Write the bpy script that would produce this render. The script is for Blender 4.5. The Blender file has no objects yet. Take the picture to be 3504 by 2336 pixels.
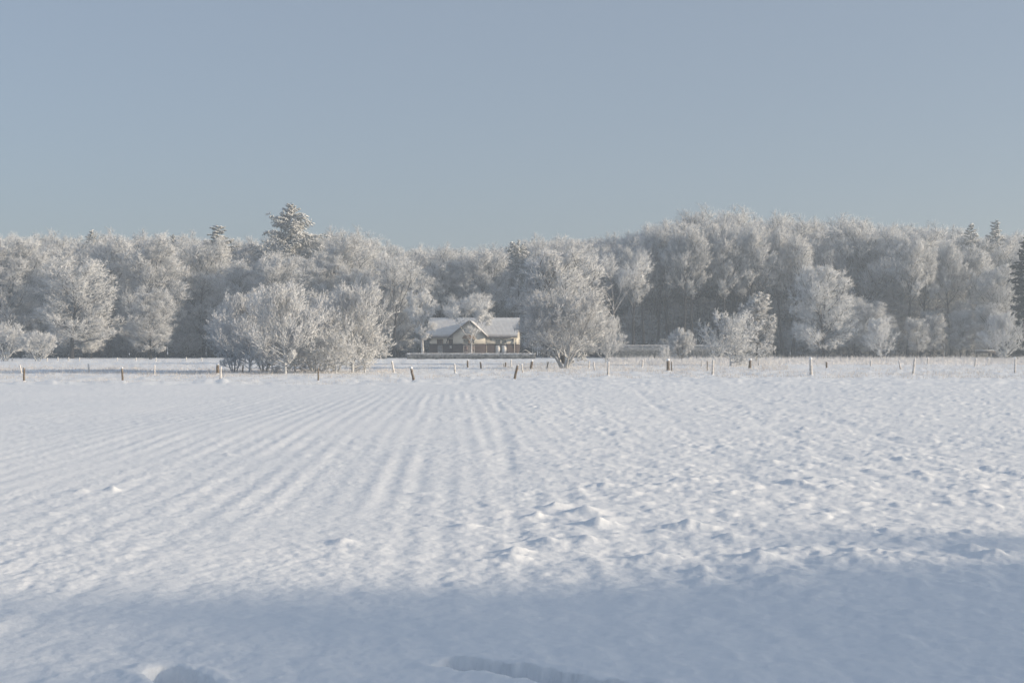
import bpy, math, random
import numpy as np
R = math.radians
rng = np.random.default_rng(7)
random.seed(7)
scn = bpy.context.scene
C = scn.collection

# ------------------------------------------------------------------ camera
FPX, HOR, EYE = 4419.0, 1195.0, 1.75        # focal length and horizon row in photo pixels, eye height in m
cam = bpy.data.cameras.new('camera'); cam_o = bpy.data.objects.new('camera', cam); C.objects.link(cam_o)
cam.sensor_width = 36.0; cam.lens = FPX / 3504 * 36.0; cam.clip_start = 0.1; cam.clip_end = 3000
cam_o.location = (0, 0, EYE); cam_o.rotation_euler = (R(90) + math.atan((HOR - 1168) / FPX), 0, 0)
scn.camera = cam_o

# ------------------------------------------------------------------ sky, sun, exposure
SUN_EL, SUN_AZ = R(14.0), R(80.5)            # azimuth: from straight behind the camera towards the right
S = np.array([math.sin(SUN_AZ) * math.cos(SUN_EL), -math.cos(SUN_AZ) * math.cos(SUN_EL), math.sin(SUN_EL)])
world = bpy.data.worlds.new('World'); scn.world = world; world.use_nodes = True
nt = world.node_tree; bg = nt.nodes['Background']
sky = nt.nodes.new('ShaderNodeTexSky'); sky.sky_type = 'NISHITA'; sky.sun_disc = False
sky.sun_elevation = SUN_EL; sky.sun_rotation = math.atan2(S[0], S[1])
sky.air_density = 1.0; sky.dust_density = 3.0; sky.ozone_density = 3.5; sky.altitude = 20
bg.inputs['Strength'].default_value = 0.142
hs = nt.nodes.new('ShaderNodeHueSaturation'); hs.inputs['Saturation'].default_value = 1.0   # wintry, milky air
tint = nt.nodes.new('ShaderNodeMix'); tint.data_type = 'RGBA'; tint.blend_type = 'MULTIPLY'; tint.inputs[0].default_value = 1.0
tint.inputs[7].default_value = (0.95, 1.0, 1.05, 1)
veil = nt.nodes.new('ShaderNodeMix'); veil.data_type = 'RGBA'; veil.inputs[0].default_value = 0.56; veil.inputs[7].default_value = (2.42, 2.62, 2.82, 1)   # thin even veil of high haze
nt.links.new(sky.outputs[0], hs.inputs['Color']); nt.links.new(hs.outputs[0], tint.inputs[6]); nt.links.new(tint.outputs[2], veil.inputs[6]); nt.links.new(veil.outputs[2], bg.inputs['Color'])
sun = bpy.data.lights.new('sun', 'SUN'); sun.energy = 4.75; sun.angle = R(0.55); sun.color = (1.0, 0.815, 0.595)
sun_o = bpy.data.objects.new('sun', sun); C.objects.link(sun_o)
from mathutils import Vector
sun_o.rotation_euler = Vector(S).to_track_quat('Z', 'Y').to_euler()
vs = scn.view_settings; vs.view_transform = 'Standard'; vs.look = 'None'; vs.gamma = 1.0; vs.use_curve_mapping = False
vs.exposure = 0.19
cy = scn.cycles; cy.max_bounces = 6; cy.diffuse_bounces = 4; cy.glossy_bounces = 2; cy.volume_bounces = 1
cy.transparent_max_bounces = 4; cy.caustics_reflective = False; cy.caustics_refractive = False
cy.use_denoising = True

# ------------------------------------------------------------------ helpers
def gp(px, py):                              # photo pixel of a foot point -> place on level ground
    Y = EYE * FPX / (py - HOR); return ((px - 1752) / FPX * Y, Y)
def gx(px, Y): return (px - 1752) / FPX * Y
def gz(py, Y): return EYE - (py - HOR) / FPX * Y

_perm = np.random.default_rng(3).permutation(256)
_rv = np.random.default_rng(4).uniform(-1, 1, 256)
def vnoise(x, y, seed=0):
    x = np.asarray(x, float); y = np.asarray(y, float)
    xi = np.floor(x).astype(np.int64); yi = np.floor(y).astype(np.int64)
    fx = x - xi; fy = y - yi
    fx = fx * fx * fx * (fx * (fx * 6 - 15) + 10); fy = fy * fy * fy * (fy * (fy * 6 - 15) + 10)
    def h(a, b): return _rv[_perm[(_perm[(a + seed * 37) & 255] + b + seed * 11) & 255]]
    return ((h(xi, yi) * (1 - fx) + h(xi + 1, yi) * fx) * (1 - fy) + (h(xi, yi + 1) * (1 - fx) + h(xi + 1, yi + 1) * fx) * fy)
def rot2(x, y, a): return x * math.cos(a) - y * math.sin(a), x * math.sin(a) + y * math.cos(a)
def fbm(x, y, octs, seed=0, gain=0.5):
    s = 0; a = 1.0
    for i in range(octs):
        xr, yr = rot2(x, y, 0.6 * i + 0.3)
        s = s + a * vnoise(xr + 17.3 * i, yr - 9.1 * i, seed + i); x = x * 2.03; y = y * 2.03; a *= gain
    return s
def sstep(a, b, x):
    t = np.clip((x - a) / (b - a), 0, 1); return t * t * (3 - 2 * t)

def mesh_np(name, V, tris=None, quads=None, smooth=False, mat_idx=None):
    me = bpy.data.meshes.new(name); V = np.asarray(V, np.float32)
    me.vertices.add(len(V)); me.vertices.foreach_set('co', V.ravel())
    loops = []; starts = []; n = 0
    if tris is not None and len(tris):
        t = np.asarray(tris, np.int32); loops.append(t.ravel()); starts.append(n + 3 * np.arange(len(t))); n += t.size
    if quads is not None and len(quads):
        q = np.asarray(quads, np.int32); loops.append(q.ravel()); starts.append(n + 4 * np.arange(len(q))); n += q.size
    L = np.concatenate(loops); St = np.concatenate(starts)
    me.loops.add(len(L)); me.loops.foreach_set('vertex_index', L)
    me.polygons.add(len(St)); me.polygons.foreach_set('loop_start', St.astype(np.int32))
    if smooth: me.polygons.foreach_set('use_smooth', np.ones(len(St), bool))
    me.update(calc_edges=True); me.validate()
    return me
def obj(name, me, mat=None, parent=None, loc=None):
    o = bpy.data.objects.new(name, me); C.objects.link(o)
    if mat is not None and me is not None and not me.materials: me.materials.append(mat)
    if parent is not None: o.parent = parent
    if loc is not None: o.location = loc
    return o
def thing(name, label, cat, loc=(0, 0, 0), rz=0, group=None):
    o = bpy.data.objects.new(name, None); C.objects.link(o); o.location = loc; o.rotation_euler = (0, 0, rz)
    tag(o, label, cat, group); return o
def tag(o, label=None, cat=None, group=None, kind=None):
    if label: o['label'] = label
    if cat: o['category'] = cat
    if group: o['group'] = group
    if kind: o['kind'] = kind
    return o

class Bag:                                   # collects pieces of ONE part
    def __init__(s): s.V = []; s.T = []; s.Q = []; s.n = 0
    def add(s, V, T=None, Q=None):
        V = np.asarray(V, float).reshape(-1, 3); s.V.append(V)
        if T is not None and len(T): s.T.append(np.asarray(T) + s.n)
        if Q is not None and len(Q): s.Q.append(np.asarray(Q) + s.n)
        s.n += len(V); return s
    def box(s, x0, x1, y0, y1, z0, z1):
        V = [(x, y, z) for z in (z0, z1) for y in (y0, y1) for x in (x0, x1)]
        return s.add(V, None, [(0, 2, 3, 1), (4, 5, 7, 6), (0, 1, 5, 4), (2, 6, 7, 3), (0, 4, 6, 2), (1, 3, 7, 5)])
    def prism(s, poly, y0, y1):              # polygon in x,z extruded along y
        n = len(poly); V = [(x, y0, z) for x, z in poly] + [(x, y1, z) for x, z in poly]
        Q = [(i, i + n, (i + 1) % n + n, (i + 1) % n) for i in range(n)]
        T = [(0, i, i + 1) for i in range(1, n - 1)] + [(n, n + i + 1, n + i) for i in range(1, n - 1)]
        return s.add(V, T, Q)
    def tubes(s, P, Rad, sides):             # P (B,S,3)
        B, Sg, _ = P.shape
        d = P[:, -1] - P[:, 0]; d /= np.linalg.norm(d, axis=1, keepdims=True) + 1e-9
        ref = np.where(np.abs(d[:, 2:3]) < 0.9, np.array([[0, 0, 1.0]]), np.array([[1.0, 0, 0]]))
        u = np.cross(d, ref); u /= np.linalg.norm(u, axis=1, keepdims=True); v = np.cross(d, u)
        a = np.arange(sides) * 2 * math.pi / sides
        off = u[:, None, None, :] * np.cos(a)[None, None, :, None] + v[:, None, None, :] * np.sin(a)[None, None, :, None]
        V = (P[:, :, None, :] + off * Rad[:, :, None, None]).reshape(-1, 3)
        b = np.arange(B)[:, None, None] * Sg * sides; sg = np.arange(Sg - 1)[None, :, None] * sides; k = np.arange(sides)[None, None, :]
        k2 = (k + 1) % sides
        Q = np.stack(np.broadcast_arrays(b + sg + k, b + sg + sides + k, b + sg + sides + k2, b + sg + k2), -1).reshape(-1, 4)
        return s.add(V, None, Q)
    def spikes(s, A, Bp, r):                 # three-sided tapering twigs
        n = len(A); d = Bp - A; d = d / (np.linalg.norm(d, axis=1, keepdims=True) + 1e-9)
        ref = np.where(np.abs(d[:, 2:3]) < 0.9, np.array([[0, 0, 1.0]]), np.array([[1.0, 0, 0]]))
        u = np.cross(d, ref); u /= np.linalg.norm(u, axis=1, keepdims=True); v = np.cross(d, u)
        r = np.broadcast_to(np.asarray(r, float), (n,))[:, None]
        ph = rng.uniform(0, 2.1, n)[:, None]
        V = np.stack([A + r * (np.cos(ph + k * 2.0944) * u + np.sin(ph + k * 2.0944) * v) for k in range(3)] + [Bp], 1).reshape(-1, 3)
        i = np.arange(n)[:, None] * 4
        T = np.concatenate([i + np.array([[a, 3, b]]) for a, b in ((0, 1), (1, 2), (2, 0))])
        return s.add(V, T)
    def mesh(s, name, smooth=False):
        return mesh_np(name, np.concatenate(s.V), np.concatenate(s.T) if s.T else None, np.concatenate(s.Q) if s.Q else None, smooth)

# ------------------------------------------------------------------ materials
def mat(name, build):
    m = bpy.data.materials.new(name); m.use_nodes = True; t = m.node_tree; b = t.nodes['Principled BSDF']
    build(t, b, t.nodes, t.links); return m
def noise(N, scale, detail=4, rough=0.55):
    n = N.new('ShaderNodeTexNoise'); n.inputs['Scale'].default_value = scale; n.inputs['Detail'].default_value = detail
    n.inputs['Roughness'].default_value = rough; return n
def ramp(N, a, b, ca, cb):
    r = N.new('ShaderNodeValToRGB'); e = r.color_ramp.elements
    e[0].position = a; e[1].position = b; e[0].color = (*ca, 1); e[1].color = (*cb, 1); return r
def mixc(N, L, fac, a, b):
    m = N.new('ShaderNodeMix'); m.data_type = 'RGBA'
    if isinstance(fac, float): m.inputs[0].default_value = fac
    else: L.new(fac, m.inputs[0])
    for k, c in ((6, a), (7, b)):
        if isinstance(c, tuple): m.inputs[k].default_value = (*c, 1)
        else: L.new(c, m.inputs[k])
    return m.outputs[2]
def math_n(N, L, op, a, b=None, clamp=False):
    m = N.new('ShaderNodeMath'); m.operation = op; m.use_clamp = clamp
    for k, c in enumerate((a, b)):
        if c is None: continue
        if isinstance(c, (int, float)): m.inputs[k].default_value = c
        else: L.new(c, m.inputs[k])
    return m.outputs[0]
def nz(N, L):
    g = N.new('ShaderNodeNewGeometry'); s = N.new('ShaderNodeSeparateXYZ'); L.new(g.outputs['Normal'], s.inputs[0]); return s.outputs[2], g
def posco(N): return N.new('ShaderNodeNewGeometry').outputs['Position']

def frosted(name, bark, frost, bias, slope=0.55, nscale=3.0, namp=0.5):
    """bark under a coat of hoar frost that lies thicker on upward sides"""
    def f(t, b, N, L):
        z, g = nz(N, L)
        n = noise(N, nscale, 3); tc = N.new('ShaderNodeTexCoord'); L.new(tc.outputs['Object'], n.inputs['Vector'])
        fac = math_n(N, L, 'ADD', math_n(N, L, 'MULTIPLY', z, slope), bias)
        fac = math_n(N, L, 'ADD', fac, math_n(N, L, 'MULTIPLY', math_n(N, L, 'SUBTRACT', n.outputs['Fac'], 0.5), namp), clamp=True)
        oi = N.new('ShaderNodeObjectInfo')
        fr = mixc(N, L, oi.outputs['Random'], tuple(c * 0.9 for c in frost), frost)
        L.new(mixc(N, L, fac, bark, fr), b.inputs['Base Color'])
        b.inputs['Roughness'].default_value = 0.85; b.inputs['Specular IOR Level'].default_value = 0.2
    return mat(name, f)

M = {}
M['twig'] = frosted('frosted_twigs', (0.10, 0.10, 0.105), (0.87, 0.90, 0.93), 0.54, 0.50, 0.6, 0.7)
M['twig_white'] = frosted('thickly_frosted_twigs', (0.13, 0.125, 0.125), (0.88, 0.91, 0.94), 0.68, 0.42, 0.8, 0.6)
M['twig_dark'] = frosted('lightly_frosted_twigs', (0.10, 0.09, 0.085), (0.82, 0.85, 0.88), 0.55, 0.55, 1.2, 0.7)
M['bark'] = frosted('frosted_bark', (0.030, 0.029, 0.030), (0.86, 0.86, 0.87), -0.12, 0.95, 1.6, 0.65)
M['bark_white'] = frosted('snow_plastered_bark', (0.10, 0.085, 0.07), (0.88, 0.88, 0.89), 0.42, 0.75, 2.2, 1.9)
M['needle'] = frosted('snowy_spruce_needles', (0.030, 0.050, 0.038), (0.90, 0.91, 0.93), 0.60, 0.55, 0.9, 1.1)
M['needle_dark'] = frosted('dark_spruce_needles', (0.016, 0.030, 0.024), (0.62, 0.66, 0.70), 0.05, 0.25, 0.9, 0.6)
M['grass'] = frosted('frosted_dry_grass', (0.32, 0.27, 0.21), (0.87, 0.86, 0.86), 0.56, 0.3, 0.5, 0.9)
M['reed'] = frosted('frosted_reeds', (0.22, 0.17, 0.13), (0.87, 0.87, 0.88), 0.80, 0.2, 0.25, 1.2)
M['hedge'] = frosted('frosted_hedge', (0.05, 0.052, 0.046), (0.86, 0.86, 0.87), 0.10, 0.85, 3.0, 1.0)
M['post_dark'] = frosted('weathered_post_wood', (0.13, 0.10, 0.07), (0.86, 0.86, 0.87), 0.05, 0.4, 9.0, 0.7)
M['post_white'] = frosted('frosted_post_wood', (0.19, 0.155, 0.12), (0.87, 0.86, 0.85), 0.62, 0.4, 7.0, 1.5)

def snow_f(scale_mul=1.0, bump=0.35):
    def f(t, b, N, L):
        p = posco(N)
        n1 = noise(N, 0.35 * scale_mul, 4); L.new(p, n1.inputs['Vector'])
        L.new(ramp(N, 0.3, 0.75, (0.825, 0.865, 0.91), (0.87, 0.90, 0.935)).outputs[0], b.inputs['Base Color'])
        L.new(n1.outputs['Fac'], t.nodes['Color Ramp'].inputs[0])
        b.inputs['Roughness'].default_value = 0.62; b.inputs['Specular IOR Level'].default_value = 0.25
        n2 = noise(N, 9.0 * scale_mul, 5, 0.62); L.new(p, n2.inputs['Vector'])
        bp = N.new('ShaderNodeBump'); bp.inputs['Strength'].default_value = bump; bp.inputs['Distance'].default_value = 0.03
        L.new(n2.outputs['Fac'], bp.inputs['Height']); L.new(bp.outputs[0], b.inputs['Normal'])
    return f
M['snow'] = mat('snow', snow_f())
M['snow_cap'] = mat('snow_cap', snow_f(3.0, 0.2))
M['roof_snow'] = frosted('snow_dusted_tiles', (0.20, 0.17, 0.16), (0.84, 0.85, 0.86), 0.10, 0.95, 1.1, 0.5)

def brick_f(t, b, N, L):
    tc = N.new('ShaderNodeTexCoord'); mp = N.new('ShaderNodeMapping'); mp.inputs['Rotation'].default_value = (R(90), 0, 0)
    L.new(tc.outputs['Object'], mp.inputs[0])
    br = N.new('ShaderNodeTexBrick'); L.new(mp.outputs[0], br.inputs['Vector'])
    br.inputs['Color1'].default_value = (0.050, 0.029, 0.026, 1); br.inputs['Color2'].default_value = (0.034, 0.022, 0.021, 1)
    br.inputs['Mortar'].default_value = (0.055, 0.047, 0.043, 1); br.inputs['Scale'].default_value = 1
    br.inputs['Brick Width'].default_value = 0.22; br.inputs['Row Height'].default_value = 0.065; br.inputs['Mortar Size'].default_value = 0.008
    n = noise(N, 1.3, 5); L.new(tc.outputs['Object'], n.inputs['Vector'])
    L.new(mixc(N, L, math_n(N, L, 'MULTIPLY', n.outputs['Fac'], 0.5), br.outputs['Color'], (0.07, 0.05, 0.045)), b.inputs['Base Color'])
    b.inputs['Roughness'].default_value = 0.9
M['brick'] = mat('dark_red_brick', brick_f)
def plain(name, col, rough=0.7, var=0.15, scale=2.5):
    def f(t, b, N, L):
        tc = N.new('ShaderNodeTexCoord'); n = noise(N, scale, 5); L.new(tc.outputs['Object'], n.inputs['Vector'])
        r = ramp(N, 0.3, 0.7, tuple(c * (1 - var) for c in col), tuple(min(1, c * (1 + var * 0.5)) for c in col))
        L.new(n.outputs['Fac'], r.inputs[0]); L.new(r.outputs[0], b.inputs['Base Color']); b.inputs['Roughness'].default_value = rough
    return mat(name, f)
M['plaster'] = plain('cream_plaster', (0.60, 0.57, 0.50), 0.9, 0.14, 0.8)
M['cream'] = plain('cream_paint', (0.66, 0.62, 0.53), 0.5, 0.1)
M['white'] = plain('white_paint', (0.78, 0.77, 0.74), 0.5, 0.06)
M['brown'] = plain('brown_wood', (0.20, 0.125, 0.07), 0.6, 0.25, 6)
M['dark_wood'] = plain('dark_wood', (0.045, 0.04, 0.038), 0.7, 0.25, 6)
M['grey_door'] = plain('grey_door_paint', (0.20, 0.20, 0.21), 0.5, 0.12, 3)
M['red_door'] = plain('faded_brown_red_door_paint', (0.13, 0.085, 0.078), 0.5, 0.12, 3)
def glass_f(t, b, N, L):
    b.inputs['Base Color'].default_value = (0.03, 0.035, 0.04, 1); b.inputs['Roughness'].default_value = 0.06; b.inputs['IOR'].default_value = 1.5
M['glass'] = mat('dark_window_glass', glass_f)
M['wire'] = plain('frosted_wire', (0.62, 0.62, 0.63), 0.7, 0.2, 4)

# ------------------------------------------------------------------ ground
hills = []                                                   # mole hills: x, y, radius, height
def mh(px, py, r, h): x, y = gp(px, py); hills.append((x, y, r, h))
for cx, cyy, r, h in [(400, 530, .17, .10), (335, 475, .22, .08), (195, 448, .12, .07), (120, 492, .12, .06), (160, 610, .14, .06), (355, 605, .16, .06),
                      (815, 540, .20, .08), (995, 590, .17, .05), (660, 690, .26, .08), (1140, 690, .22, .08), (1560, 700, .24, .06), (1780, 690, .24, .06),
                      (2110, 655, .18, .07), (2225, 685, .16, .07), (862, 745, .13, .06), (590, 880, .17, .06), (1240, 805, .17, .05), (910, 795, .12, .04),
                      (1310, 350, .22, .07), (1180, 240, .18, .06), (435, 350, .18, .06), (1350, 258, .14, .06), (1340, 82, .14, .06), (2080, 125, .22, .05),
                      (560, 105, .14, .06), (1500, 370, .22, .05), (20, 660, .16, .07), (0, 690, .2, .07), (500, 155, .14, .05), (1640, 372, .15, .05)]:
    mh(1752 + cx / 1.342, 1400 + cyy / 1.342, r * .85, h)
for cx, cyy, r, h in [(515, 365, .13, .07), (385, 372, .12, .04), (1395, 210, .08, .05), (2140, 538, .13, .05), (1580, 612, .14, .04), (1040, 205, .12, .05), (1915, 388, .12, .04)]:
    mh(cx / 1.342, 1400 + cyy / 1.342, r, h)
for px, py in [(2560, 1392), (2870, 1368), (2925, 1368), (2990, 1392), (2680, 1372)]: mh(px, py, .22, .11)

def dseg(x, y, pts):                                         # distance to a polyline
    d = np.full(x.shape, 1e9)
    for (ax, ay), (bx, by) in zip(pts[:-1], pts[1:]):
        vx, vy = bx - ax, by - ay; t = np.clip(((x - ax) * vx + (y - ay) * vy) / (vx * vx + vy * vy), 0, 1)
        d = np.minimum(d, np.hypot(x - ax - t * vx, y - ay - t * vy))
    return d
FA, FB = gp(0, 1316), gp(1500, 1306)                         # left border of the ploughed field
def height(x, y, fine=True):
    far = 1 / (1 + np.maximum(y, 0) / 220.0)
    z = 0.05 * fbm(x / 9.0, y / 14.0, 2, 50)
    # rough clods to the right of the drill rows
    xr = x + 0.0457 * y
    rough = sstep(-2.2, 3.6, xr + 0.35 * vnoise(x / 1.5, y / 2.5, 5) - 0.010 * y)
    pasture = sstep(61, 65, y + 0.9 * vnoise(x / 2.0, y / 5, 9))
    if fine:
        c1 = fbm(x / 0.95, y / 0.95, 2, 20, 0.5); c2 = fbm(x / 0.21 + 40, y / 0.21, 3, 30, 0.62)
        z += (0.005 + 0.006 * rough) * c1 + (0.0060 + 0.0048 * rough) * c2 * (0.75 + 0.5 * vnoise(x / 2.2, y / 3.5, 44))
        z += (0.10 + 0.9 * rough) * 0.055 * np.maximum(fbm(x / 0.34 + 9, y / 0.34, 3, 70, 0.5) - 0.5, 0) * 0.6
        near_f = sstep(38, 10, y)
        z += near_f * 0.0046 * fbm(x / 0.10, y / 0.10, 3, 31, 0.62) * (0.6 + 0.5 * vnoise(x / 0.9, y / 1.4, 46))
        # snowed-in drill rows, in wider and narrower pairs
        ph = (xr + 0.0007 * np.maximum(y - 22, 0) ** 1.55 * -0.05 + 0.06 * vnoise(x / 2.3, y / 7.0, 12)) / 0.37
        row = np.sin(2 * math.pi * ph) * (0.65 + 0.5 * vnoise(np.floor(ph) * 3.7, y / 9.0, 14)) + 0.40 * np.sin(2 * math.pi * ph / 3.1 + 1.0)
        rowmask = (1 - 0.62 * rough) * sstep(64, 50, y) * (0.55 + 0.45 * sstep(-13, -1, xr))
        z += 0.0060 * (1 + 0.7 * sstep(30, 8, y)) * row * rowmask * (0.6 + 0.6 * vnoise(x / 1.7, y / 4.0, 45))
        # faint wheel tracks over the rough side
        for a, b, w in ((gp(2380, 1330), gp(3000, 1640), .16), (gp(1690, 1340), gp(1745, 1620), .13), (gp(2170, 1330), gp(2560, 1640), .15), (gp(2800, 1420), gp(3420, 1620), .14)):
            z -= 0.014 * np.exp(-(dseg(x, y, [a, b]) / w) ** 2) * (0.7 + 0.5 * vnoise(x * 3, y * 1.2, 8))
        z *= 1 - 0.15 * pasture
        z += pasture * (0.05 * fbm(x / 1.3, y / 1.8, 3, 90) + 0.05 * np.maximum(vnoise(x / 0.5, y / 0.9, 95) - 0.35, 0))
        # little bank of drifted tussocks along the field's border
        dl = dseg(x, y, [FA, FB]); z += np.exp(-(dl / 0.5) ** 2) * (0.07 + 0.14 * np.maximum(vnoise(x / 0.45, y / 1.2, 33), 0) ** 0.7) * sstep(3.0, -3.0, x)
        for hx_, hy_, r, h in hills:
            d2 = ((x - hx_) ** 2 + (y - hy_) ** 2) / (r * r)
            near = d2 < 9
            if near.any():
                q = d2[near] * np.maximum(1 + 0.45 * fbm(x[near] / (r * .7), y[near] / (r * .7), 3, 61), .35)
                z[near] += 0.9 * h * np.exp(-q ** 0.8 * 1.2)
        # two deep tracks trodden at the near edge
        for poly, dep, w in (([gp(1560, 2272), gp(1700, 2292), gp(1900, 2328), gp(2300, 2400)], .42, .10), ([gp(560, 2312), gp(650, 2345), gp(700, 2420)], .38, .09)):
            d = dseg(x, y, poly) + 0.025 * vnoise(x / .07, y / .07, 77)
            z -= dep * sstep(w + .03, w - .015, d)
            z += 0.02 * np.exp(-((d - w - .09) / .06) ** 2)
    return z
v = np.concatenate([np.arange(1500, 240, -2.7), np.arange(240, 52, -2.0)])
Yr = EYE * FPX / v
rows = np.concatenate([np.linspace(-170, Yr[0] - 0.4, 24), Yr, Yr[-1] * np.cumprod(np.full(20, 1.095))])
uin = np.linspace(-0.45, 0.45, 700)
outer = np.array([1.0, .72, .5, .34, .22, .13, .07, .03, .01])
W = np.maximum(rows, Yr[0] * 0.9)
inX = W[:, None] * uin[None, :]
EXT = 420.0
lX = inX[:, :1] + (-EXT - inX[:, :1]) * outer[None, :]; rX = inX[:, -1:] + (EXT - inX[:, -1:]) * outer[None, ::-1]
GX = np.concatenate([lX, inX, rX], 1); GY = np.repeat(rows[:, None], GX.shape[1], 1)
fx, fy = GX.ravel(), GY.ravel()
GZ = height(fx, fy)
nr, nc = GX.shape
i = (np.arange(nr - 1)[:, None] * nc + np.arange(nc - 1)[None, :]).ravel()
g = obj('ground', mesh_np('ground', np.stack([fx, fy, GZ], 1), None, np.stack([i, i + 1, i + nc + 1, i + nc], 1), True), M['snow'])
tag(g, kind='structure')
def hz0(x, y): return float(height(np.array([x], float), np.array([y], float))[0])

# ------------------------------------------------------------------ growing trees
UP = np.array([0, 0, 1.0])
def unit(v): return v / (np.linalg.norm(v, axis=-1, keepdims=True) + 1e-9)
def poly(P0, D, Ln, segs, up, wob, r):
    B = len(P0); P = np.zeros((B, segs + 1, 3)); P[:, 0] = P0; d = unit(D)
    for k in range(segs):
        d = unit(d + up / segs * UP + r.normal(0, wob / math.sqrt(segs), (B, 3)))
        P[:, k + 1] = P[:, k] + d * (Ln / segs)[:, None]
    return P
def at_t(P, t):
    B, S1, _ = P.shape; f = t * (S1 - 1); k = np.minimum(f.astype(int), S1 - 2); w = (f - k)[:, None]
    ar = np.arange(B); return P[ar, k] * (1 - w) + P[ar, k + 1] * w, unit(P[ar, k + 1] - P[ar, k])
def sprout(P, n, t0, t1, ang, angsd, r, gold=True):
    B = len(P); idx = np.repeat(np.arange(B), n); k = np.tile(np.arange(n), B)
    t = np.clip(t0 + (t1 - t0) * (k + r.uniform(0, 1, len(k))) / n, 0, 1)
    p, T = at_t(P[idx], t)
    ref = np.where(np.abs(T[:, 2:3]) < 0.9, np.array([[0, 0, 1.0]]), np.array([[1.0, 0, 0]]))
    u = unit(np.cross(T, ref)); w = np.cross(T, u)
    ph = r.uniform(0, 6.28, B)[idx] + k * 2.399 + r.normal(0, .35, len(k))
    a = ang(t) if callable(ang) else ang
    a = np.radians(a + r.normal(0, angsd, len(k)))[:, None]
    D = np.cos(a) * T + np.sin(a) * (np.cos(ph)[:, None] * u + np.sin(ph)[:, None] * w)
    return idx, t, p, D
def ell(p, D, c, rad, lump):                 # way from p along D to the crown's outline
    q = (p - c) / rad; e = D / rad
    A = (e * e).sum(1); Bq = (q * e).sum(1); Cq = (q * q).sum(1) - 1
    disc = np.maximum(Bq * Bq - A * Cq, 0.01)
    s = np.maximum((-Bq + np.sqrt(disc)) / A, 0.0)
    hit = unit((p + D * s[:, None] - c) / rad)
    az = np.arctan2(hit[:, 1], hit[:, 0])
    return s * (1 + lump * vnoise(az * 1.4 + 31, hit[:, 2] * 2.2 + 7, int(rad[0] * 10) % 20))

def broadleaf(seed, H, base, rad, nl=26, n2=9, n3=9, n4=11, twig=.85, tr=.024, lowang=80, topang=34, up1=.25, lump=.22, trunk_r=.26, trunk_top=.79,
              fork=0, up4=.25, droop=0.0, wob=.10, nb_long=0.42, sp4=42, stem_wob=.05, ang2=46, b0=.22):
    """returns (trunk mesh, crown mesh); crown = ellipsoid outline from height base to H"""
    r = np.random.default_rng(seed)
    c = np.array([0, 0, (H + base) / 2]); rd = np.array([rad, rad, (H - base) / 2 * 1.03])
    stems0 = np.array([[0, 0, -0.3]]); sd = np.array([[0, 0, 1.0]])
    if fork:
        stems0 = np.zeros((fork, 3)); stems0[:, 2] = -.2; a = np.arange(fork) * 6.28 / fork + r.uniform(0, 1, fork)
        stems0[:, 0] = .18 * np.cos(a); stems0[:, 1] = .18 * np.sin(a)
        sl = r.uniform(.10, .55, fork)[:, None]; sd = unit(np.concatenate([np.cos(a)[:, None] * sl, np.sin(a)[:, None] * sl, np.ones((fork, 1))], 1))
    nS = len(stems0); LT = H * trunk_top * r.uniform(.86, 1.0, nS) if fork else np.array([H * trunk_top])
    P0 = poly(stems0, sd, LT, 9, .12 if fork else .05, stem_wob * 2, r)
    t = np.linspace(0, 1, 10)[None, :]
    R0 = trunk_r * (1 - 0.86 * t) * (1 + 0.35 * np.exp(-t * 22)) * np.ones((nS, 1))
    tb = Bag(); tb.tubes(P0, R0, 7)
    tlow = min(.62, max(0.02, (base + 0.25) / (H * trunk_top)) * (0.75 if base > 1 else 1))
    idx, tt, p, D = sprout(P0, nl, tlow, .99, lambda q: lowang + (topang - lowang) * np.clip((q - tlow) / (1 - tlow), 0, 1) ** 0.8, 9, r)
    D = unit(D + np.array([0, 0, .12]))
    L1 = np.clip(ell(p, D, c, rd, lump) * r.uniform(.78, 1.0, len(p)) * np.clip(.58 + .75 * np.hypot(D[:, 0], D[:, 1]), .58, 1), .3, rad * 2.2)
    P1 = poly(p, D, L1, 5, up1, wob * 1.8, r)
    rb = np.interp(tt, np.linspace(0, 1, 10), R0[0]) * .55
    R1 = np.minimum(rb, .022 * L1 + .012)[:, None] * np.linspace(1, .22, 6)[None, :]
    tb.tubes(P1, R1, 5)
    idx, tt, p, D = sprout(P1, n2, b0, 1.0, ang2, 11, r)
    D = unit(D + UP * .15 - np.array([0, 0, droop * .5]))
    L2 = np.minimum(L1[idx] * nb_long * (1.15 - .55 * tt), ell(p, D, c, rd, lump) + .3) * r.uniform(.7, 1.1, len(p)); L2 = np.clip(L2, .3, 4.5)
    P2 = poly(p, D, L2, 3, up1 * 1.2 - droop, wob * 2.4, r)
    cb = Bag(); R2 = np.minimum(.012 * L2 + .010, .05)[:, None] * np.linspace(1, .4, 4)[None, :] * (tr / .024)
    tb.tubes(P2, R2, 3)
    idx, tt, p, D = sprout(P2, n3, .15, 1.0, 44, 13, r)
    L3 = np.clip(L2[idx] * .60 * (1.2 - .5 * tt), .25, 1.8) * r.uniform(.7, 1.15, len(p))
    P3 = poly(p, unit(D + UP * (.2 - droop)), L3, 2, up4 - droop, wob * 2.5, r)
    R3 = np.full((len(p), 1), tr * .62) * np.array([[1, .8, .55]])
    cb.tubes(P3, R3, 3)
    idx, tt, p, D = sprout(P3, n4, .08, 1.0, sp4, 14, r)
    L4 = twig * r.uniform(.35, 1.2, len(p)) * np.clip(L3[idx] / .8, .5, 1.1)
    D = unit(D + UP * (up4 * .8 - droop * 1.4))
    cb.spikes(p, p + D * L4[:, None], tr * r.uniform(.7, 1.15, len(p)))
    return tb.mesh('trunk'), cb.mesh('crown')

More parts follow.
